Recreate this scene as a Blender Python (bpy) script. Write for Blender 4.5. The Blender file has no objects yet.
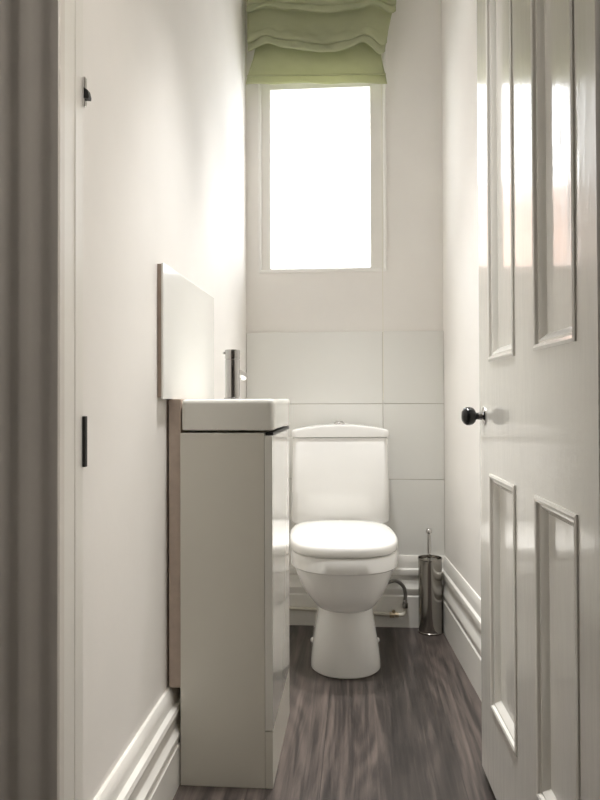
import bpy, bmesh, math, random
from math import sin, cos, pi, radians
from mathutils import Vector, Matrix
random.seed(4)
scene = bpy.context.scene
COL = scene.collection

# ------------------------------------------------------------------ materials
def mat(name, color, rough=.5, metal=0., coat=0., noise=0., nscale=6., bump=0., bscale=80., bdist=.002, spec=.5,
        stretch=(1, 1, 1)):
    m = bpy.data.materials.new(name); m.use_nodes = True
    nt = m.node_tree; b = nt.nodes['Principled BSDF']
    b.inputs['Base Color'].default_value = (*color, 1)
    b.inputs['Roughness'].default_value = rough
    b.inputs['Metallic'].default_value = metal
    b.inputs['Specular IOR Level'].default_value = spec
    b.inputs['Coat Weight'].default_value = coat
    b.inputs['Coat Roughness'].default_value = .05
    tc = nt.nodes.new('ShaderNodeTexCoord')
    mp = nt.nodes.new('ShaderNodeMapping'); mp.inputs['Scale'].default_value = stretch
    nt.links.new(tc.outputs['Object'], mp.inputs['Vector'])
    if noise:
        n = nt.nodes.new('ShaderNodeTexNoise'); n.inputs['Scale'].default_value = nscale
        n.inputs['Detail'].default_value = 6
        nt.links.new(mp.outputs[0], n.inputs['Vector'])
        r = nt.nodes.new('ShaderNodeValToRGB')
        r.color_ramp.elements[0].position = .3; r.color_ramp.elements[1].position = .7
        r.color_ramp.elements[0].color = (*[c * (1 - noise) for c in color], 1)
        r.color_ramp.elements[1].color = (*[min(1, c * (1 + noise)) for c in color], 1)
        nt.links.new(n.outputs['Fac'], r.inputs[0]); nt.links.new(r.outputs[0], b.inputs['Base Color'])
    if bump:
        n2 = nt.nodes.new('ShaderNodeTexNoise'); n2.inputs['Scale'].default_value = bscale
        n2.inputs['Detail'].default_value = 3
        nt.links.new(mp.outputs[0], n2.inputs['Vector'])
        bp = nt.nodes.new('ShaderNodeBump'); bp.inputs['Strength'].default_value = bump
        bp.inputs['Distance'].default_value = bdist
        nt.links.new(n2.outputs['Fac'], bp.inputs['Height'])
        nt.links.new(bp.outputs[0], b.inputs['Normal'])
        if coat: nt.links.new(bp.outputs[0], b.inputs['Coat Normal'])
    return m

M = {}
M['wall'] = mat('wall_paint', (.89, .868, .835), .68, noise=.03, nscale=3, bump=.12, bscale=30, bdist=.004)
M['ceil'] = mat('ceiling_paint', (.9, .89, .87), .8)
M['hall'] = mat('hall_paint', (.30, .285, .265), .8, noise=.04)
M['trim'] = mat('trim_gloss', (.87, .855, .81), .3, coat=.15, noise=.03, bump=.12, bscale=40)
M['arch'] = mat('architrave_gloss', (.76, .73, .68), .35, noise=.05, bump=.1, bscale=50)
M['door'] = mat('door_gloss', (.83, .815, .765), .2, coat=.75, noise=.015, bump=.34, bscale=42, bdist=.0016,
                stretch=(1, 1, .22))
M['tile'] = mat('white_tile', (.85, .85, .82), .16, noise=.015, nscale=2)
M['grout'] = mat('grout', (.55, .53, .48), .8)
M['ceramic'] = mat('white_ceramic', (.89, .885, .865), .09, coat=.3)
M['lid'] = mat('white_seat', (.88, .87, .84), .16)
M['basin'] = mat('basin_ceramic', (.80, .79, .74), .12)
M['unit'] = mat('unit_panel', (.72, .70, .63), .28, noise=.01)
M['unitg'] = mat('unit_gloss', (.80, .79, .74), .08, coat=.5)
M['edge'] = mat('board_edge', (.36, .29, .24), .7, noise=.12, nscale=40)
M['board'] = mat('packing_board', (.52, .43, .365), .7, noise=.08, nscale=40)
M['dark'] = mat('gap_shade_fill', (.03, .028, .025), .6)  # near-black fill, paints the shade in the seat gap
M['chrome'] = mat('chrome', (.72, .71, .70), .10, metal=1)
M['tap'] = mat('dark_chrome', (.50, .49, .48), .12, metal=1)
M['steel'] = mat('polished_steel', (.42, .40, .37), .14, metal=1, bump=.05, bscale=9, bdist=.004, stretch=(1, 1, .4))
M['black'] = mat('black_gloss', (.008, .008, .008), .16)
M['iron'] = mat('black_iron', (.02, .019, .018), .45)
M['pipe'] = mat('painted_pipe', (.66, .63, .55), .45, noise=.1, nscale=30)
M['brass'] = mat('worn_brass', (.50, .42, .30), .35, metal=.7, noise=.2, nscale=60)
M['cord'] = mat('cord', (.82, .80, .70), .7)
M['brick'] = mat('outside_brick', (.30, .125, .06), .9, noise=.1)
M['plastic'] = mat('white_plastic', (.92, .91, .88), .35)
M['bristle'] = mat('bristle', (.8, .8, .78), .8)

def hose_mat():
    m = mat('braided_hose', (.30, .29, .27), .3, metal=.9)
    nt = m.node_tree; b = nt.nodes['Principled BSDF']
    tc = nt.nodes.new('ShaderNodeTexCoord'); w = nt.nodes.new('ShaderNodeTexWave')
    w.inputs['Scale'].default_value = 160; w.bands_direction = 'DIAGONAL'
    nt.links.new(tc.outputs['Object'], w.inputs['Vector'])
    bp = nt.nodes.new('ShaderNodeBump'); bp.inputs['Strength'].default_value = .6; bp.inputs['Distance'].default_value = .001
    nt.links.new(w.outputs['Fac'], bp.inputs['Height']); nt.links.new(bp.outputs[0], b.inputs['Normal'])
    return m
M['hose'] = hose_mat()

def fabric_mat():
    m = mat('green_linen', (.56, .585, .405), .9, noise=.07, nscale=10, spec=.15)
    nt = m.node_tree; b = nt.nodes['Principled BSDF']; out = nt.nodes['Material Output']
    tc = nt.nodes.new('ShaderNodeTexCoord')
    hs = []
    for sc in ((500, 500, 40), (40, 40, 500)):
        mp = nt.nodes.new('ShaderNodeMapping'); mp.inputs['Scale'].default_value = sc
        n = nt.nodes.new('ShaderNodeTexNoise'); n.inputs['Scale'].default_value = 1
        nt.links.new(tc.outputs['Object'], mp.inputs[0]); nt.links.new(mp.outputs[0], n.inputs['Vector']); hs.append(n)
    ad = nt.nodes.new('ShaderNodeMath'); ad.operation = 'ADD'
    nt.links.new(hs[0].outputs['Fac'], ad.inputs[0]); nt.links.new(hs[1].outputs['Fac'], ad.inputs[1])
    bp = nt.nodes.new('ShaderNodeBump'); bp.inputs['Strength'].default_value = .35; bp.inputs['Distance'].default_value = .001
    nt.links.new(ad.outputs[0], bp.inputs['Height']); nt.links.new(bp.outputs[0], b.inputs['Normal'])
    tl = nt.nodes.new('ShaderNodeBsdfTranslucent'); tl.inputs['Color'].default_value = (.62, .63, .38, 1)
    mx = nt.nodes.new('ShaderNodeMixShader'); mx.inputs[0].default_value = .4
    nt.links.new(b.outputs[0], mx.inputs[1]); nt.links.new(tl.outputs[0], mx.inputs[2])
    nt.links.new(mx.outputs[0], out.inputs['Surface'])
    return m
M['fabric'] = fabric_mat()

def floor_mat():
    m = bpy.data.materials.new('grey_brown_planks'); m.use_nodes = True
    nt = m.node_tree; b = nt.nodes['Principled BSDF']; L = nt.links.new; N = nt.nodes.new
    tc = N('ShaderNodeTexCoord')
    mp = N('ShaderNodeMapping'); mp.inputs['Rotation'].default_value = (0, 0, radians(90))
    mp.inputs['Location'].default_value = (.35, .09, 0)
    L(tc.outputs['Object'], mp.inputs[0])
    br = N('ShaderNodeTexBrick')
    br.inputs['Scale'].default_value = 1; br.inputs['Brick Width'].default_value = 2.7
    br.inputs['Row Height'].default_value = .165; br.inputs['Mortar Size'].default_value = .0009
    br.inputs['Mortar Smooth'].default_value = .3; br.offset = .37
    br.inputs['Color1'].default_value = (0, 0, 0, 1); br.inputs['Color2'].default_value = (1, 1, 1, 1)
    br.inputs['Mortar'].default_value = (.5, .5, .5, 1)
    L(mp.outputs[0], br.inputs['Vector'])
    # grain: distorted stretched noise, shifted per plank
    mg = N('ShaderNodeMapping'); mg.inputs['Scale'].default_value = (50, 2.2, 1)
    L(tc.outputs['Object'], mg.inputs[0])
    sh = N('ShaderNodeVectorMath'); sh.operation = 'ADD'
    sc = N('ShaderNodeVectorMath'); sc.operation = 'SCALE'; sc.inputs['Scale'].default_value = 9
    L(br.outputs['Color'], sc.inputs[0]); L(mg.outputs[0], sh.inputs[0]); L(sc.outputs[0], sh.inputs[1])
    n1 = N('ShaderNodeTexNoise'); n1.inputs['Scale'].default_value = 1; n1.inputs['Detail'].default_value = 9
    n1.inputs['Roughness'].default_value = .62; n1.inputs['Distortion'].default_value = .55
    L(sh.outputs[0], n1.inputs['Vector'])
    # cathedral figure
    mw = N('ShaderNodeMapping'); mw.inputs['Scale'].default_value = (5.2, .75, 1)
    L(tc.outputs['Object'], mw.inputs[0])
    sh2 = N('ShaderNodeVectorMath'); sh2.operation = 'ADD'
    L(mw.outputs[0], sh2.inputs[0]); L(sc.outputs[0], sh2.inputs[1])
    n2 = N('ShaderNodeTexNoise'); n2.inputs['Scale'].default_value = 1.1; n2.inputs['Detail'].default_value = 1
    L(sh2.outputs[0], n2.inputs['Vector'])
    mu = N('ShaderNodeMath'); mu.operation = 'MULTIPLY'; mu.inputs[1].default_value = 95
    sn = N('ShaderNodeMath'); sn.operation = 'SINE'
    L(n2.outputs['Fac'], mu.inputs[0]); L(mu.outputs[0], sn.inputs[0])
    m1 = N('ShaderNodeMath'); m1.operation = 'MULTIPLY_ADD'; m1.inputs[1].default_value = .045
    L(sn.outputs[0], m1.inputs[0]); L(n1.outputs['Fac'], m1.inputs[2])
    m2 = N('ShaderNodeMath'); m2.operation = 'MULTIPLY_ADD'; m2.inputs[1].default_value = .3
    L(br.outputs['Color'], m2.inputs[0]); L(m1.outputs[0], m2.inputs[2])
    r = N('ShaderNodeValToRGB')
    e = r.color_ramp.elements
    e[0].position = .36; e[0].color = (.017, .014, .013, 1)
    e[1].position = .88; e[1].color = (.140, .112, .098, 1)
    k = e.new(.60); k.color = (.046, .0375, .034, 1)
    L(m2.outputs[0], r.inputs[0])
    mm = N('ShaderNodeMix'); mm.data_type = 'RGBA'; mm.inputs[7].default_value = (.03, .026, .024, 1)
    L(br.outputs['Fac'], mm.inputs[0]); L(r.outputs[0], mm.inputs[6]); L(mm.outputs[2], b.inputs['Base Color'])
    b.inputs['Roughness'].default_value = .36
    bp = N('ShaderNodeBump'); bp.inputs['Strength'].default_value = .25; bp.inputs['Distance'].default_value = .0015
    L(m1.outputs[0], bp.inputs['Height']); L(bp.outputs[0], b.inputs['Normal'])
    return m
M['floor'] = floor_mat()

def pane_mat():
    m = bpy.data.materials.new('obscure_glass_daylight'); m.use_nodes = True
    nt = m.node_tree; nt.nodes.clear(); N = nt.nodes.new; L = nt.links.new
    out = N('ShaderNodeOutputMaterial')
    em = N('ShaderNodeEmission'); em.inputs['Color'].default_value = (1, .985, .965, 1); em.inputs['Strength'].default_value = PANE
    tr = N('ShaderNodeBsdfTransparent')
    mx = N('ShaderNodeMixShader'); mx.inputs[0].default_value = .8
    L(em.outputs[0], mx.inputs[1]); L(tr.outputs[0], mx.inputs[2])
    gl = N('ShaderNodeBsdfGlossy'); gl.inputs['Roughness'].default_value = .15
    m2 = N('ShaderNodeMixShader'); m2.inputs[0].default_value = .04
    L(mx.outputs[0], m2.inputs[1]); L(gl.outputs[0], m2.inputs[2])
    L(m2.outputs[0], out.inputs['Surface'])
    return m
PANE = 1.2
M['pane'] = pane_mat()

# ------------------------------------------------------------------ mesh helpers
def box(bm, x0, x1, y0, y1, z0, z1, bev=0., seg=2):
    r = bmesh.ops.create_cube(bm, size=1)
    vs = r['verts']
    for v in vs:
        v.co = Vector((x0 + (v.co.x + .5) * (x1 - x0), y0 + (v.co.y + .5) * (y1 - y0), z0 + (v.co.z + .5) * (z1 - z0)))
    if bev:
        es = list({e for v in vs for e in v.link_edges})
        bmesh.ops.bevel(bm, geom=es, offset=bev, segments=seg, affect='EDGES', profile=.5)

def loft(bm, rings, cap0=True, cap1=True, closed=True):
    R = [[bm.verts.new(p) for p in ring] for ring in rings]
    n = len(R[0])
    for a, b in zip(R, R[1:]):
        for i in range(n if closed else n - 1):
            j = (i + 1) % n
            bm.faces.new((a[i], a[j], b[j], b[i]))
    if cap0: bm.faces.new(list(reversed(R[0])))
    if cap1: bm.faces.new(R[-1])
    return R

def lathe(bm, prof, c=(0, 0, 0), axis='Z', n=32):
    rings = []
    for r, h in prof:
        ring = []
        for i in range(n):
            a = 2 * pi * i / n
            p = (r * cos(a), r * sin(a), h)
            if axis == 'X': p = (h, r * cos(a), r * sin(a))
            if axis == 'Y': p = (r * sin(a), h, r * cos(a))
            ring.append((c[0] + p[0], c[1] + p[1], c[2] + p[2]))
        rings.append(ring)
    loft(bm, rings)

def tube(bm, pts, r, n=12):
    pts = [Vector(p) for p in pts]
    rings = []
    up = Vector((0.13, 0.21, 1)).normalized()
    for i, p in enumerate(pts):
        t = (pts[min(i + 1, len(pts) - 1)] - pts[max(i - 1, 0)]).normalized()
        if abs(t.dot(up)) > .98: up = Vector((1, .1, 0)).normalized()
        a = t.cross(up).normalized(); b = t.cross(a)
        rr = r[i] if isinstance(r, (list, tuple)) else r
        rings.append([p + rr * (cos(2 * pi * k / n) * a + sin(2 * pi * k / n) * b) for k in range(n)])
    loft(bm, rings)

def smooth_path(pts, k=8):
    pts = [Vector(p) for p in pts]; out = []
    P = [pts[0]] + pts + [pts[-1]]
    for i in range(1, len(P) - 2):
        a, b, c, d = P[i - 1:i + 3]
        for s in range(k):
            t = s / k
            out.append(.5 * ((2 * b) + (c - a) * t + (2 * a - 5 * b + 4 * c - d) * t * t + (-a + 3 * b - 3 * c + d) * t ** 3))
    out.append(pts[-1]); return out

def rrect(cx, cy, hx, hy, r, z, ne=6, nc=6):
    pts = []
    corners = [(hx - r, -hy + r, -90), (hx - r, hy - r, 0), (-hx + r, hy - r, 90), (-hx + r, -hy + r, 180)]
    for ci, (x, y, a0) in enumerate(corners):
        for k in range(nc + 1):
            a = radians(a0 + 90 * k / nc)
            pts.append((cx + x + r * cos(a), cy + y + r * sin(a), z))
        nx, ny, na = corners[(ci + 1) % 4]
        e = radians(a0 + 90); s = Vector((cx + x + r * cos(e), cy + y + r * sin(e)))
        f = Vector((cx + nx + r * cos(radians(na)), cy + ny + r * sin(radians(na))))
        for k in range(1, ne):
            q = s.lerp(f, k / ne); pts.append((q.x, q.y, z))
    return pts

def profile(bm, prof, p0, p1, nrm):
    """prof: closed list of (out, z); extruded from p0 to p1 along the wall foot, nrm = outward normal"""
    a, b, n = Vector((*p0, 0)), Vector((*p1, 0)), Vector((*nrm, 0)).normalized()
    loft(bm, [[a + n * o + Vector((0, 0, z)) for o, z in prof], [b + n * o + Vector((0, 0, z)) for o, z in prof]])

def link(name, bm, m, parent=None, smooth=None, loc=None):
    bmesh.ops.recalc_face_normals(bm, faces=bm.faces)
    me = bpy.data.meshes.new(name); bm.to_mesh(me); bm.free()
    o = bpy.data.objects.new(name, me); COL.objects.link(o)
    for mm in (m if isinstance(m, list) else [m]): me.materials.append(mm)
    if parent: o.parent = parent
    if loc: o.location = loc
    if smooth is not None:
        for p in me.polygons: p.use_smooth = True
        try: me.set_sharp_from_angle(angle=radians(smooth))
        except Exception: pass
    return o

def thing(name, label, cat, loc=(0, 0, 0), rz=0., group=None):
    o = bpy.data.objects.new(name, None); COL.objects.link(o)
    o.empty_display_size = .05
    o.location = loc; o.rotation_euler = (0, 0, rz); o['label'] = label; o['category'] = cat
    if group: o['group'] = group
    return o

def tag(o, label, cat):
    o['label'] = label; o['category'] = cat; return o

def struct(o, label=None, cat=None):
    o['kind'] = 'structure'
    if label: o['label'] = label
    if cat: o['category'] = cat
    return o
def B(*a, **k):
    bm = bmesh.new(); box(bm, *a, **k); return bm

# ------------------------------------------------------------------ dimensions
YB = 2.872            # plaster of the back wall
YT = 2.862            # tile face
XL = -.447            # left wall
def XR(y): return .337 + .06 * (2.86 - y)   # right wall runs slightly out of square
ZC = 2.62
YF0, YF1 = .959, 1.02 # door wall (hall side, room side)
JL, JR = -.402, .362  # clear door opening

# ------------------------------------------------------------------ setting
struct(link('floor', B(-1.5, 1.5, -1.6, 3.1, -.05, 0), M['floor']), 'dark grey brown wood plank floor', 'floor')
struct(link('ceiling', B(-1.5, 1.5, -1.6, 3.1, ZC, ZC + .06), M['ceil']), 'white ceiling of the small toilet room', 'ceiling')
struct(link('wall_left', B(XL - .1, XL, YF1 - .005, 3.1, -.02, ZC + .02), M['wall']), 'off white painted left wall', 'wall')
bm = bmesh.new()
loft(bm, [[(XR(YF1), YF1 - .005, z), (XR(3.1), 3.1, z), (XR(3.1) + .1, 3.1, z), (XR(YF1) + .1, YF1 - .005, z)] for z in (-.02, ZC + .02)])
struct(link('wall_right', bm, M['wall']), 'white painted right wall behind the door', 'wall')
WX0, WX1, WZ0, WZ1 = -.392, .112, 1.402, 2.30     # window opening
bm = bmesh.new()
for a in ((-.6, WX0, -.02, ZC + .02), (WX1, .6, -.02, ZC + .02), (WX0, WX1, -.02, WZ0), (WX0, WX1, WZ1, ZC + .02)):
    box(bm, a[0], a[1], YB, YB + .2, a[2], a[3])
struct(link('wall_back', bm, M['wall']), 'off white back wall with the window in it', 'wall')
bm = bmesh.new()
for a in ((-1.5, JL - .03, -.02, ZC + .02), (JR + .03, 1.5, -.02, ZC + .02), (JL - .03, JR + .03, 2.05, ZC + .02)):
    box(bm, a[0], a[1], YF0, YF1, a[2], a[3])
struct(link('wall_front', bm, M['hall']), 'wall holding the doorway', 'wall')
bm = bmesh.new()
box(bm, -1.3, -1.2, -1.6, YF0, -.02, ZC + .02); box(bm, 1.0, 1.1, -1.6, YF0, -.02, ZC + .02); box(bm, -1.3, 1.1, -1.6, -1.5, -.02, ZC + .02)
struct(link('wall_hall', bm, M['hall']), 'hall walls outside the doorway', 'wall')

# tiled lower part of the back wall: grout bed + stack-bonded tiles
bm = bmesh.new(); box(bm, XL, XR(2.86), YT + .004, YB, .20, 1.155)
struct(link('trim_1', bm, M['grout']), 'pale grout lines between the wall tiles', 'grout')
bm = bmesh.new()
g = .0013
for (z0, z1) in ((.20, .285 + .287), (.572, .870), (.870, 1.158)):
    for (x0, x1) in ((XL, -.497 + .595), (.098, XR(2.86))):
        box(bm, x0 + g, x1 - g, YT, YT + .009, z0 + g, z1 - g, bev=.0015)
struct(link('trim_2', bm, M['tile']), 'large glossy white tiles on the lower back wall', 'tiles')

# skirtings
def skirt(h, t, s=1.0):
    k = h / .275
    return [(0, 0), (t, 0), (t, .118 * k), (t * .86, .124 * k), (t * .86, .130 * k), (t * 1.0, .140 * k), (t * 1.0, .150 * k), (t * .74, .164 * k),
            (t * .66, .172 * k), (t * .66, .196 * k), (t * .84, .202 * k), (t * .88, .210 * k), (t * .80, .222 * k), (t * .5, .228 * k),
            (t * .46, .250 * k), (t * .36, .266 * k), (t * .2, h), (0, h)]
bm = bmesh.new(); profile(bm, skirt(.217, .032), (XL, YF1), (XL, 2.86), (1, 0))
struct(link('baseboard_left', bm, M['trim'], smooth=25), 'cream moulded skirting board along the left wall', 'skirting')
bm = bmesh.new(); profile(bm, skirt(.275, .028), (XL, YT + .001), (XR(2.86), YT + .001), (0, -1))
struct(link('baseboard_back', bm, M['trim'], smooth=25), 'cream moulded skirting board on the back wall', 'skirting')
bm = bmesh.new(); nR = Vector((-1, -.06)).normalized()
profile(bm, skirt(.275, .022), (XR(YF1), YF1), (XR(2.86), 2.86), nR)
struct(link('baseboard_right', bm, M['trim'], smooth=25), 'cream moulded skirting board along the right wall', 'skirting')

# door lining, stop and architrave
bm = bmesh.new()
box(bm, JL - .03, JL, YF0 - .003, YF1 + .002, 0, 2.05)
box(bm, JR, JR + .03, YF0 - .003, YF1 - .02, 0, 2.05, bev=.003)
box(bm, JL, JR, YF0 - .003, YF1 - .02, 2.02, 2.05)
box(bm, JL - .001, JL + .0014, .995, YF1 + .004, 0, 2.02, bev=.001)
fr = struct(link('trim_3', bm, M['trim']), 'cream painted door lining', 'door frame')
bm = bmesh.new()
pa = [(0, 0), (0, .015), (.002, .0178), (.008, .0182), (.016, .0178), (.022, .0168), (.030, .0166), (.040, .0185), (.052, .0205), (.058, .0203), (.066, .0182),
      (.078, .0175), (.094, .023), (.104, .030), (.112, .030), (.115, 0)]
def arch(bm, xe, sgn):
    loft(bm, [[(xe + sgn * a, YF0 - b, z) for a, b in pa] for z in (0, 2.06)])
arch(bm, JL + .0004, -1); arch(bm, JR - .0004, 1)
loft(bm, [[(x, YF0 - b, 2.03 + a) for a, b in pa] for x in (JL - .117, JR + .117)])
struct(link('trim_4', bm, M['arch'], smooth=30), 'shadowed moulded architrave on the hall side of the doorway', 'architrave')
# keeps on the lining edge
o = link('strike_plate', B(JL + .0018, JL + .0066, YF1 - .001, YF1 + .0075, .792, .866, bev=.001), M['iron'], fr); o['label'] = 'dark metal strike plate on the door lining edge'
bm = bmesh.new(); box(bm, JL + .002, JL + .0062, YF1 - .002, YF1 + .006, 1.319, 1.363, bev=.001)
o = link('bolt_keep', bm, M['chrome'], fr); o['label'] = 'small bolt keep on the door lining edge'
bm = bmesh.new()
loft(bm, [[(JL + .004, YF1 - .002 + dy, 1.331), (JL + .0115, YF1 - .002 + dy, 1.330), (JL + .0122, YF1 - .002 + dy, 1.334), (JL + .010, YF1 - .002 + dy, 1.343), (JL + .004, YF1 - .002 + dy, 1.347)] for dy in (0, .010)])
link('keep_loop', bm, M['iron'], o)

# ------------------------------------------------------------------ window
win = thing('window_1', 'tall narrow frosted window glowing white with daylight', 'window', (0, 0, 0)); win['kind'] = 'structure'
GX0, GX1, GZ0, GZ1 = -.348, .052, 1.416, 2.139
fy0, fy1 = YB - .004, YB + .05
bm = bmesh.new()
box(bm, WX0, GX0, fy0 + .01, fy1, WZ0, WZ1, bev=.003); box(bm, GX1, WX1, fy0 + .01, fy1, WZ0, WZ1, bev=.003)
box(bm, GX0 - .003, GX1 + .003, fy0 + .01, fy1, WZ0, GZ0, bev=.003); box(bm, GX0 - .003, GX1 + .003, fy0 + .01, fy1, GZ1, WZ1, bev=.003)
link('window_frame', bm, M['trim'], win)
bm = bmesh.new(); w = .007
for a in ((WX0 - .004, WX0 + w, WZ0 - .004, WZ1), (WX1 - w, WX1 + .004, WZ0 - .004, WZ1), (WX0, WX1, WZ0 - .006, WZ0 + w)):
    box(bm, a[0], a[1], YB - .012, YB + .012, a[2], a[3], bev=.003)
link('beading', bm, M['plastic'], win, smooth=30)
bm = bmesh.new(); box(bm, GX0 - .004, GX1 + .004, YB + .022, YB + .027, GZ0 - .004, GZ1 + .004)
o = link('pane', bm, M['pane'], win); o['label'] = 'frosted glass pane blown out by daylight'

# neighbouring brick house seen only through the glass
bm = bmesh.new(); box(bm, -9, -1.6, 10, 13, -.05, 3.55)
loft(bm, [[(-9.2, 9.8, 3.55), (-9.2, 13.2, 3.55), (-9.2, 11.5, 4.3)], [(-1.4, 9.8, 3.55), (-1.4, 13.2, 3.55), (-1.4, 11.5, 4.3)]])
struct(link('wall_outside', bm, M['brick']), 'pinkish brick house outside the window', 'house')

# ------------------------------------------------------------------ roman blind
bl = thing('roman_blind', 'green linen roman blind gathered up in folds above the window', 'blind', (-.15, YB, 2.60))
def blind_fab():
    # (distance off the wall, z, left x, right x, sag amount)
    P = [(.072, 2.132, -.437, .119, 0), (.072, 2.168, -.428, .112, 0), (.069, 2.21, -.410, .100, .1), (.064, 2.262, -.400, .094, .3),
         (.064, 2.285, -.402, .100, .6), (.078, 2.278, -.412, .104, .9), (.089, 2.258, -.421, .107, 1), (.096, 2.243, -.423, .108, 1), (.103, 2.243, -.424, .109, 1),
         (.103, 2.262, -.424, .112, 1), (.096, 2.272, -.425, .114, .95), (.101, 2.270, -.425, .115, .9), (.108, 2.274, -.425, .116, .85), (.106, 2.292, -.425, .120, .8),
         (.098, 2.306, -.425, .122, .6), (.094, 2.335, -.426, .128, .3), (.094, 2.372, -.426, .136, .1), (.097, 2.398, -.426, .141, .3),
         (.107, 2.400, -.424, .148, .6), (.116, 2.391, -.424, .150, .8), (.121, 2.394, -.424, .151, .8), (.119, 2.407, -.424, .151, .7), (.112, 2.414, -.424, .151, .6),
         (.116, 2.413, -.423, .152, .55), (.122, 2.420, -.423, .153, .5), (.119, 2.436, -.423, .154, .4), (.108, 2.455, -.424, .154, .2),
         (.098, 2.49, -.426, .154, 0), (.085, 2.55, -.426, .154, 0), (.06, 2.60, -.426, .154, 0)]
    rise = lambda i: 0 if i < 2 else (.014 if i == 2 else (.022 if i < 15 else (.016 if i == 15 else (.012 if i < 27 else 0))))
    pts = smooth_path([Vector((p[0], p[1] + rise(i), 0)) for i, p in enumerate(P)], 3)
    lr = smooth_path([Vector((p[2], p[3], p[4])) for p in P], 3)
    nx = 64; rows = []
    for q, (p, l) in enumerate(zip(pts, lr)):
        row = []
        for i in range(nx + 1):
            u = i / nx; x = l.x + (l.y - l.x) * u
            sag = (-.030 * math.exp(-((u - .55) / .22) ** 2) + .016 * math.exp(-((u - .14) / .07) ** 2) + .016 * math.exp(-((u - .84) / .06) ** 2)
                   - .034 * math.exp(-((u - .97) / .055) ** 2) - .010 * math.exp(-((u - 0) / .05) ** 2)) * l.z
            wob = .0016 * sin(u * 47 + p.y * 130) * (.3 + l.z) + .0012 * sin(u * 33 - p.y * 210) + .003 * sin(u * 21 + p.y * 60) * l.z + .0015 * sin(u * 9 + p.y * 35)
            hang = -.018 * (u - .15) if q < 9 else -.010 * (u - .3)
            if q < 8: hang += .0022 * sin(u * 17 + 1)
            row.append((x, YB - p.x - wob + .006 * (2 * u - 1) ** 2 - (.012 * math.exp(-((u - .5) / .35) ** 2)) * l.z, p.y + sag + hang))
        rows.append(row)
    bm = bmesh.new(); loft(bm, rows, False, False, closed=False); return bm
o = link('folded_fabric', blind_fab(), M['fabric'], bl, smooth=80); o.matrix_parent_inverse = Matrix.Translation(-bl.location)
md = o.modifiers.new('thick', 'SOLIDIFY'); md.thickness = .0022
def keep(o, root):   # part authored in world coordinates under a placed, unrotated root
    o.matrix_parent_inverse = Matrix.Translation(-Vector(root.location)); return o
keep(link('headrail', B(-.424, .152, YB - .06, YB, 2.575, 2.612, bev=.003), M['trim'], bl), bl)
bm = bmesh.new(); tube(bm, [(-.43, YB - .0765, 2.164), (.114, YB - .0765, 2.150)], .0028, 8)
keep(link('hem_rod', bm, M['fabric'], bl, smooth=60), bl)
bm = bmesh.new(); tube(bm, [(.097, YB - .066, 2.45), (.097, YB - .062, 2.2), (.0975, YB - .058, 1.7), (.098, YB - .055, 1.2), (.098, YB - .05, .885)], .0014, 6)
o = keep(link('pull_cord', bm, M['cord'], bl, smooth=60), bl); o['label'] = 'thin off white pull cord hanging down the wall'

# ------------------------------------------------------------------ door leaf, opened along the right wall
H0, H1 = Vector((.3182, .985)), Vector((.289, 1.75))
ang = math.atan2(H1.y - H0.y, H1.x - H0.x); DW = (H1 - H0).length; DT = .04
dr = struct(thing('door_1', 'cream gloss four panel door standing open at the right', 'door', (H0.x, H0.y, .02), ang))
PX = [(DW - .332, DW - .114), (DW - .682, DW - .470)]          # local x ranges of the panels
PZ = [(.183, .702), (.952, 1.86)]
DH = 2.0
bm = bmesh.new()
xs = [0, PX[1][0], PX[1][1], PX[0][0], PX[0][1], DW]; zs = [0, PZ[0][0], PZ[0][1], PZ[1][0], PZ[1][1], DH]
def gridface(bm, y, flip):
    V = {(i, k): bm.verts.new((xs[i], y, zs[k])) for i in range(6) for k in range(6)}
    holes = []
    for i in range(5):
        for k in range(5):
            q = [V[i, k], V[i + 1, k], V[i + 1, k + 1], V[i, k + 1]]
            if i in (1, 3) and k in (1, 3): holes.append(q); continue
            bm.faces.new(q if not flip else q[::-1])
    return V, holes
Va, ha = gridface(bm, 0, True); Vb, hb = gridface(bm, -DT, False)
for i in range(5):
    for k in (0, 5): bm.faces.new((Va[i, k], Va[i + 1, k], Vb[i + 1, k], Vb[i, k]))
    for j in (0, 5): bm.faces.new((Va[j, i], Va[j, i + 1], Vb[j, i + 1], Vb[j, i]))
for a, b in zip(ha, hb):
    for i in range(4):
        j = (i + 1) % 4; bm.faces.new((a[i], a[j], b[j], b[i]))
bmesh.ops.recalc_face_normals(bm, faces=bm.faces)
es = [e for e in bm.edges if len(e.link_faces) == 2 and e.calc_face_angle(0) > 1 and abs(e.verts[0].co.x - DW) < 1e-5 and abs(e.verts[1].co.x - DW) < 1e-5]
bmesh.ops.bevel(bm, geom=es, offset=.002, segments=2, affect='EDGES')
link('door_leaf', bm, M['door'], dr)
MP = [(0, -.002), (.000, .0025), (.005, .0045), (.010, .003), (.0125, -.002), (.016, -.0025), (.021, -.006), (.025, -.011), (.028, -.0135)]
for (x0, x1) in PX:
    for (z0, z1) in PZ:
        bm = bmesh.new()
        for sgn, y0 in ((1, 0), (-1, -DT)):
            rings = [[(x0 + a, y0 + sgn * d, z0 + a), (x1 - a, y0 + sgn * d, z0 + a), (x1 - a, y0 + sgn * d, z1 - a), (x0 + a, y0 + sgn * d, z1 - a)] for a, d in MP]
            R = loft(bm, rings, False, True)
        link('door_panel', bm, M['door'], dr, smooth=20)
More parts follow.
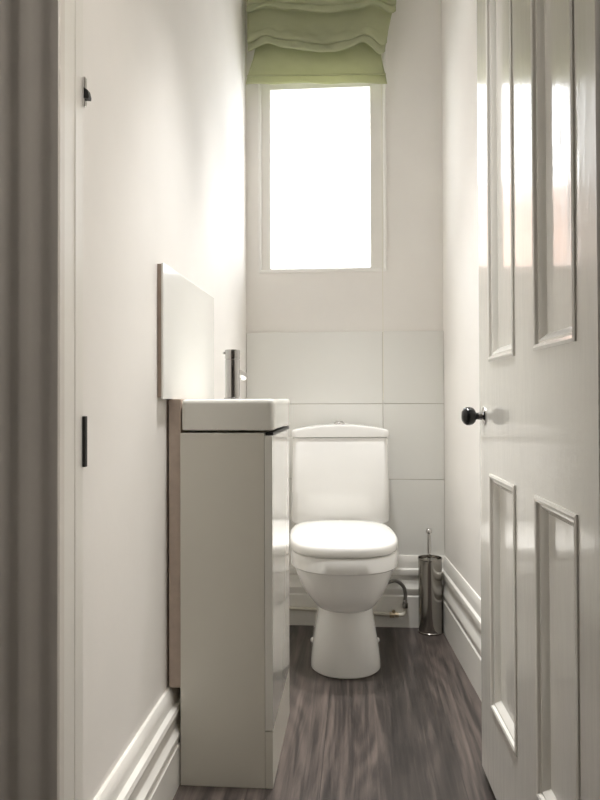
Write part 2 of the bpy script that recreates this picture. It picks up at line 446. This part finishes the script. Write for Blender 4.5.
# knob
kx, kz = DW - .042, .829
bm = bmesh.new(); lathe(bm, [(.0215, -.001), (.0215, .002), (.018, .0035), (.010, .006), (.0085, .014)], (kx - .012, 0, kz), 'Y')
o = link('knob_rose', bm, M['chrome'], dr, smooth=35); o['label'] = 'chrome rose plate'
bm = bmesh.new(); lathe(bm, [(.008, .010), (.0078, .017), (.009, .020), (.015, .022), (.0195, .027), (.0215, .034), (.021, .041), (.0175, .047), (.011, .051), (.003, .0522)], (kx - .012, 0, kz), 'Y')
o = link('door_knob', bm, M['black'], dr, smooth=50); o['label'] = 'glossy black round knob'
for z in (.22, 1.75):
    bm = bmesh.new(); lathe(bm, [(.006, z - .045), (.006, z + .045)], (-.004, .004, 0), 'Z', 12)
    link('hinge', bm, M['trim'], dr, smooth=40)

# ------------------------------------------------------------------ vanity unit, basin, tap
VX0, VX1, VY0, VY1, VZ = -.412, -.197, 1.645, 2.043, .812
vu = thing('vanity_unit', 'slim white cloakroom vanity cabinet standing against the left wall', 'cabinet', ((VX0 + VX1) / 2, (VY0 + VY1) / 2, 0))
for n, y0, y1 in (('side_panel', VY0, VY0 + .016), ('side_panel', VY1 - .016, VY1)):
    keep(link(n, B(VX0, VX1 - .0185, y0, y1, 0, VZ, bev=.0008), M['unit'], vu), vu)
keep(link('back_panel', B(VX0, VX0 + .008, VY0 + .016, VY1 - .016, .1, VZ), M['unit'], vu), vu)
keep(link('bottom_panel', B(VX0 + .008, VX1 - .02, VY0 + .016, VY1 - .016, .126, .142), M['unit'], vu), vu)
d = keep(link('cabinet_door', B(VX1 - .018, VX1, VY0, VY1, .131, VZ - .006, bev=.0012), M['unitg'], vu), vu)
d['label'] = 'high gloss white door'
keep(link('plinth', B(VX1 - .018, VX1 - .0005, VY0, VY1, 0, .1285, bev=.0008), M['unit'], vu), vu)
bm = bmesh.new(); box(bm, VX1 - .016, VX1 + .0015, VY0 + .006, VY1 - .006, VZ - .0062, VZ + .001)  # solid dark strip stands in for the shadow gap below the basin
keep(link('pull_gap_shade', bm, M['iron'], vu), vu)['label'] = 'dark strip painted as the shadow gap of the finger pull along the top of the door'
bs = thing('basin', 'small rectangular white ceramic basin on top of the vanity cabinet', 'basin', ((VX0 + VX1) / 2 + .003, (VY0 + VY1) / 2, .8175))
bx, by = (VX1 - VX0) / 2 + .001, (VY1 - VY0) / 2 + .001
bm = bmesh.new()
rings = [rrect(0, 0, bx - .006, by - .006, .008, 0), rrect(0, 0, bx - .001, by - .001, .012, .002), rrect(0, 0, bx, by, .013, .008), rrect(0, 0, bx, by, .013, .012), rrect(0, 0, bx, by, .013, .060), rrect(0, 0, bx, by, .013, .064),
         rrect(0, 0, bx - .0012, by - .0012, .013, .0695), rrect(0, 0, bx - .004, by - .004, .012, .0722),
         rrect(0, 0, bx - .008, by - .008, .011, .0728)]
cy, hy = .048, by - .063
rings += [rrect(.004, cy, bx - .018, hy, .03, .0725), rrect(.004, cy, bx - .021, hy - .003, .03, .069), rrect(.004, cy, bx - .028, hy - .010, .032, .04),
          rrect(.004, cy, bx - .045, hy - .03, .035, .016), rrect(.004, cy, .025, .025, .022, .010)]
loft(bm, rings)
link('basin_body', bm, M['basin'], bs, smooth=50)
bm = bmesh.new(); lathe(bm, [(.018, .0095), (.018, .012), (.012, .0135), (.003, .013)], (.004, cy, 0)); link('plug', bm, M['chrome'], bs, smooth=40)

tp = thing('basin_tap', 'chrome monobloc mixer tap standing on the white basin', 'tap', (-.303, 1.725, .8905), radians(-7))
bm = bmesh.new(); lathe(bm, [(.0205, -.0012), (.0205, .002), (.018, .004), (.018, .094), (.0172, .0955)]); link('tap_body', bm, M['tap'], tp, smooth=35)
bm = bmesh.new(); lathe(bm, [(.0165, .0955), (.0182, .098), (.0185, .1165), (.017, .119), (.002, .1195)])
lv = link('tap_lever', bm, M['tap'], tp, smooth=35)
bm = bmesh.new(); tube(bm, [(0, -.010, .110), (0, -.021, .111), (0, -.0235, .111)], [.004, .0036, .003], 10); link('lever_pin', bm, M['chrome'], lv, smooth=40)
lv.rotation_euler = (0, 0, radians(-72))
bm = bmesh.new(); tube(bm, smooth_path([(0, .012, .060), (0, .05, .064), (0, .085, .061), (0, .100, .056)], 5), .0095, 14)
link('spout', bm, M['chrome'], tp, smooth=50)

# splashback + packing board
sp = thing('splashback_panel', 'white glossy splashback panel on left wall above the basin', 'splashback', (XL, 1.85, .8905))
keep(link('panel_face', B(-.4375, -.4325, 1.576, 2.145, .8905, 1.196, bev=.0012), M['tile'], sp), sp)
o = keep(link('panel_core', B(XL - .0002, -.4375, 1.578, 2.143, .895, 1.194), M['edge'], sp), sp); o['label'] = 'brown board edge of the panel'
pb = link('packing_board', B(-.4405, -.4125, 1.652, 2.036, .221, .8902, bev=.0006), M['board'])
tag(pb, 'brown board packed upright between the vanity cabinet and left wall', 'board')

# ------------------------------------------------------------------ toilet (local: front is -y, d = -y)
tz = radians(4.2)
to = thing('toilet', 'white close coupled toilet with closed lid against the tiled back wall', 'toilet', (-.079, 2.853, 0), tz)
def dring(hw, f, b, dm, z, ef=2.2, eb=4., n=56):
    pts = []
    for i in range(n):
        a = 2 * pi * i / n; c, s = cos(a), sin(a)
        if s >= 0: e = ef; L = f - dm
        else: e = eb; L = dm - b
        pts.append((hw * math.copysign(abs(c) ** (2 / e), c), -(dm + L * math.copysign(abs(s) ** (2 / e), s)), z))
    return pts
bm = bmesh.new()
rg = [dring(.112, .552, .16, .43, 0, 2.1), dring(.116, .556, .16, .43, .004, 2.1), dring(.115, .555, .16, .43, .03, 2.1), dring(.107, .549, .16, .43, .09, 2.1), dring(.096, .543, .15, .43, .15, 2.1),
      dring(.091, .538, .14, .43, .190, 2.1), dring(.091, .538, .14, .43, .206, 2.1), dring(.097, .552, .14, .43, .2085, 2.1), dring(.108, .571, .13, .43, .221, 2.1),
      dring(.126, .598, .12, .43, .248, 2.15), dring(.146, .624, .10, .43, .287, 2.2), dring(.159, .640, .08, .43, .322, 2.25), dring(.167, .650, .07, .43, .345, 2.3),
      dring(.1705, .654, .06, .43, .3515, 2.3), dring(.1755, .660, .06, .43, .3535, 2.5), dring(.177, .663, .06, .43, .358, 2.6), dring(.178, .664, .06, .43, .395, 2.6),
      dring(.176, .662, .06, .43, .402, 2.6), dring(.172, .658, .064, .43, .404, 2.6)]
rg = [[(x + (.005 if z < .215 else .005 * max(0, 1 - (z - .215) / .07)) - .003, y, z) for x, y, z in r] for r in rg]
loft(bm, rg)
link('pan', bm, M['ceramic'], to, smooth=38)
bm = bmesh.new(); box(bm, -.12, .12, -.20, -.03, .245, .404, bev=.02, seg=4)
link('pan_shelf', bm, M['ceramic'], to, smooth=50)
bm = bmesh.new()
loft(bm, [dring(.174, .661, .205, .43, .4065, 2.7, 3.2), dring(.1765, .664, .203, .43, .408, 2.7, 3.2), dring(.178, .6665, .202, .43, .413, 2.7, 3.2), dring(.178, .6665, .202, .43, .430, 2.7, 3.2),
          dring(.1755, .664, .204, .43, .4385, 2.7, 3.2), dring(.169, .656, .209, .43, .4445, 2.7, 3.2), dring(.157, .643, .218, .43, .4478, 2.7, 3.2), dring(.12, .60, .25, .43, .4502, 2.3, 2.8), dring(.05, .50, .36, .43, .4512, 2.1, 2.2)])
bmesh.ops.translate(bm, verts=bm.verts, vec=(-.006, 0, 0))
link('seat_lid', bm, M['lid'], to, smooth=60)
bm = bmesh.new(); loft(bm, [dring(.166, .652, .215, .43, .4045, 2.7, 3.2), dring(.166, .652, .215, .43, .4068, 2.7, 3.2)])  # near-black sheet paints the shade between lid and pan rim
link('seat_gap_shade', bm, M['dark'], to)['label'] = 'dark sheet painted as shade in the gap under the seat'
for s in (-1, 1):
    bm = bmesh.new(); lathe(bm, [(.012, s * .075 - .02), (.012, s * .075 + .02)], (0, -.197, .421), 'X', 16)
    link('seat_hinge', bm, M['chrome'], to, smooth=40)
# cistern
cd = -.100
bm = bmesh.new()
def cring(hw, hd, r, z, bow=.008):
    return [(x, y - (bow * (1 - (x / hw) ** 2) if y < cd else 0), zz) for x, y, zz in rrect(0, cd, hw, hd, r, z, 8, 6)]
loft(bm, [cring(.171, .066, .03, .424), cring(.180, .073, .03, .428), cring(.183, .0765, .028, .438), cring(.182, .0775, .026, .56), cring(.179, .0785, .024, .742), cring(.175, .077, .024, .745)])
link('cistern', bm, M['ceramic'], to, smooth=45)
bm = bmesh.new(); box(bm, -.10, .10, -.16, -.045, .403, .426); link('coupling_plate', bm, M['dark'], to)
bm = bmesh.new(); hw = .183
def lring(s, z, k):
    return [(x * s, cd + (y - cd) * s - (.008 * (1 - (x / hw) ** 2) * s if y < cd else 0), z + k * .020 * (1 - (x * s / hw) ** 2)) for x, y, zz in rrect(0, cd, hw, .0825, .022, 0, 10, 6)]
loft(bm, [lring(.975, .7475, 0), lring(.997, .749, 0), lring(1, .753, 0), lring(1, .7655, 1), lring(.992, .7705, 1), lring(.97, .7735, 1), lring(.6, .775, 1), lring(.25, .7755, 1)])
link('cistern_lid', bm, M['ceramic'], to, smooth=40)
bm = bmesh.new(); lathe(bm, [(.021, .790), (.021, .7985), (.0185, .8005), (.018, .802), (.002, .8025)], (0, cd, 0)); fb = link('flush_button', bm, M['chrome'], to, smooth=30)
fb['label'] = 'chrome dual flush button'
bm = bmesh.new()
for x in (-.0085, .0085): lathe(bm, [(.006, .8015), (.006, .8045), (.0045, .8055)], (x, cd, 0), 'Z', 14)
link('button_half', bm, M['chrome'], fb, smooth=40)
for s in (-1, 1):
    bm = bmesh.new(); lathe(bm, [(.0085, 0), (.008, s * .006), (.005, s * .009), (.001, s * .0098)], (s * .107 + .002, -.40, .074), 'X', 14)
    link('screw_cap', bm, M['plastic'], to, smooth=60)

# ------------------------------------------------------------------ brush and holder
hx, hy_ = .2705, 2.785
ho = thing('toilet_brush_holder', 'tall polished steel cylinder toilet brush holder in the back right corner', 'brush holder', (hx, hy_, 0))
bm = bmesh.new(); lathe(bm, [(.045, 0), (.0465, .001), (.0465, .006), (.0445, .008), (.0445, .276), (.0462, .278), (.0468, .282), (.0455, .285), (.043, .284), (.0425, .27), (.0425, .006), (.002, .0055)], n=48)
link('holder_body', bm, M['steel'], ho, smooth=35)
br = thing('toilet_brush', 'steel toilet brush with ball topped handle standing in the cylinder holder', 'toilet brush', (hx, hy_, 0))
bm = bmesh.new(); lathe(bm, [(.0072, .10), (.0072, .355), (.0078, .36), (.006, .372), (.0075, .376)], (-.003, 0, 0), n=20); link('handle', bm, M['chrome'], br, smooth=50)
bm = bmesh.new(); lathe(bm, [(.012 * sin(pi * k / 12) + .0003, .384 - .012 * cos(pi * k / 12)) for k in range(13)], (-.003, 0, 0), n=24); link('ball_end', bm, M['chrome'], br, smooth=70)
bm = bmesh.new(); lathe(bm, [(.010, .282), (.0375, .275), (.039, .270), (.0385, .266), (.008, .266)], (0, 0, 0), n=40); link('splash_lid', bm, M['steel'], br, smooth=40)
bm = bmesh.new()
lathe(bm, [(.010, .012), (.026, .02), (.034, .04), (.036, .065), (.03, .09), (.012, .10)], (0, 0, 0), n=24); link('brush_head', bm, M['bristle'], br, smooth=60)

# ------------------------------------------------------------------ water pipe
wp = thing('water_pipe', 'white painted water pipe with valve and braided hose beside toilet', 'pipe', (0, 2.815, .068))
py = 2.822
bm = bmesh.new(); tube(bm, [(-.412, py, .072), (-.27, py, .070), (0, py, .060), (.125, py, .052)], .0078, 14)
keep(link('pipe_run', bm, M['pipe'], wp, smooth=60), wp)
bm = bmesh.new(); tube(bm, [(.118, py, .052), (.137, py, .052)], .0115, 6); tube(bm, [(.139, py, .052), (.153, py, .052)], .0095, 12); tube(bm, [(.134, py, .052), (.134, py - .001, .070)], .006, 10)
keep(link('isolating_valve', bm, M['brass'], wp, smooth=30), wp)['label'] = 'worn brass isolating valve'
bm = bmesh.new(); tube(bm, smooth_path([(.152, py, .052), (.168, py, .053), (.177, py, .062), (.178, py, .082)], 5), .008, 14)
keep(link('pipe_elbow', bm, M['pipe'], wp, smooth=60), wp)
bm = bmesh.new(); tube(bm, [(.178, py, .080), (.178, py, .100)], .0118, 6); tube(bm, [(.178, py, .100), (.178, py, .112)], .009, 14)
keep(link('hose_nut', bm, M['chrome'], wp, smooth=30), wp)
bm = bmesh.new(); tube(bm, smooth_path([(.178, py, .108), (.179, py, .135), (.170, py - .004, .165), (.143, py - .01, .186), (.112, py - .016, .181), (.092, py - .02, .172), (.078, py - .022, .19), (.07, py - .022, .236)], 7), .0068, 14)
keep(link('braided_hose', bm, M['hose'], wp, smooth=60), wp)

# ------------------------------------------------------------------ light, world, camera
wd = bpy.data.worlds.new('sky'); scene.world = wd; wd.use_nodes = True
nt = wd.node_tree; bg = nt.nodes['Background']
bg.inputs['Color'].default_value = (.92, .96, 1, 1); bg.inputs['Strength'].default_value = 3.2
pl = bpy.data.lights.new('hall_fill', 'AREA'); pl.shape = 'DISK'; pl.size = .3; pl.energy = 8; pl.color = (1, .93, .85)
po = bpy.data.objects.new('hall_fill', pl); COL.objects.link(po); po.location = (.86, .54, 2.2)  # unseen fill light added to lift the architrave and door lining

pl = bpy.data.lights.new('window_daylight', 'AREA'); pl.shape = 'RECTANGLE'; pl.size = .40; pl.size_y = .73
po = bpy.data.objects.new('window_daylight', pl); COL.objects.link(po); po.location = (-.148, YB + .06, 1.778); po.rotation_euler = (radians(-90), 0, 0)
pl.cycles.is_portal = True
for ly, pw in ((1.67, 60), (2.24, 60)):      # two unseen fill spots added at the ceiling to even out the brightness
    pl = bpy.data.lights.new('ceiling_fill', 'SPOT'); pl.energy = pw; pl.color = (1, .985, .968)
    pl.spot_size = radians(52); pl.spot_blend = 1.0; pl.shadow_soft_size = .06
    po = bpy.data.objects.new('ceiling_fill', pl); COL.objects.link(po); po.location = (-.05, ly, ZC - .02)
cam = bpy.data.cameras.new('camera'); co = bpy.data.objects.new('camera', cam); COL.objects.link(co)
cam.sensor_fit = 'VERTICAL'; cam.sensor_height = 24; cam.lens = 720 / 800 * 24; cam.clip_start = .02
PITCH, ROLL, YAW = radians(.77), radians(.2), math.atan(58 / 720)
co.matrix_world = Matrix.Translation((0, 0, .89)) @ Matrix.Rotation(YAW, 4, 'Z') @ Matrix.Rotation(radians(90) + PITCH, 4, 'X') @ Matrix.Rotation(-ROLL, 4, 'Z')
cam.shift_y = -10.7 / 800
scene.camera = co
vs = scene.view_settings
scene.display_settings.display_device = 'sRGB'
vs.view_transform = 'Standard'; vs.look = 'None'; vs.gamma = 1; vs.use_curve_mapping = False
vs.exposure = 1.38
scene.cycles.max_bounces = 14; scene.cycles.diffuse_bounces = 10; scene.cycles.glossy_bounces = 6
scene.cycles.sample_clamp_indirect = 6
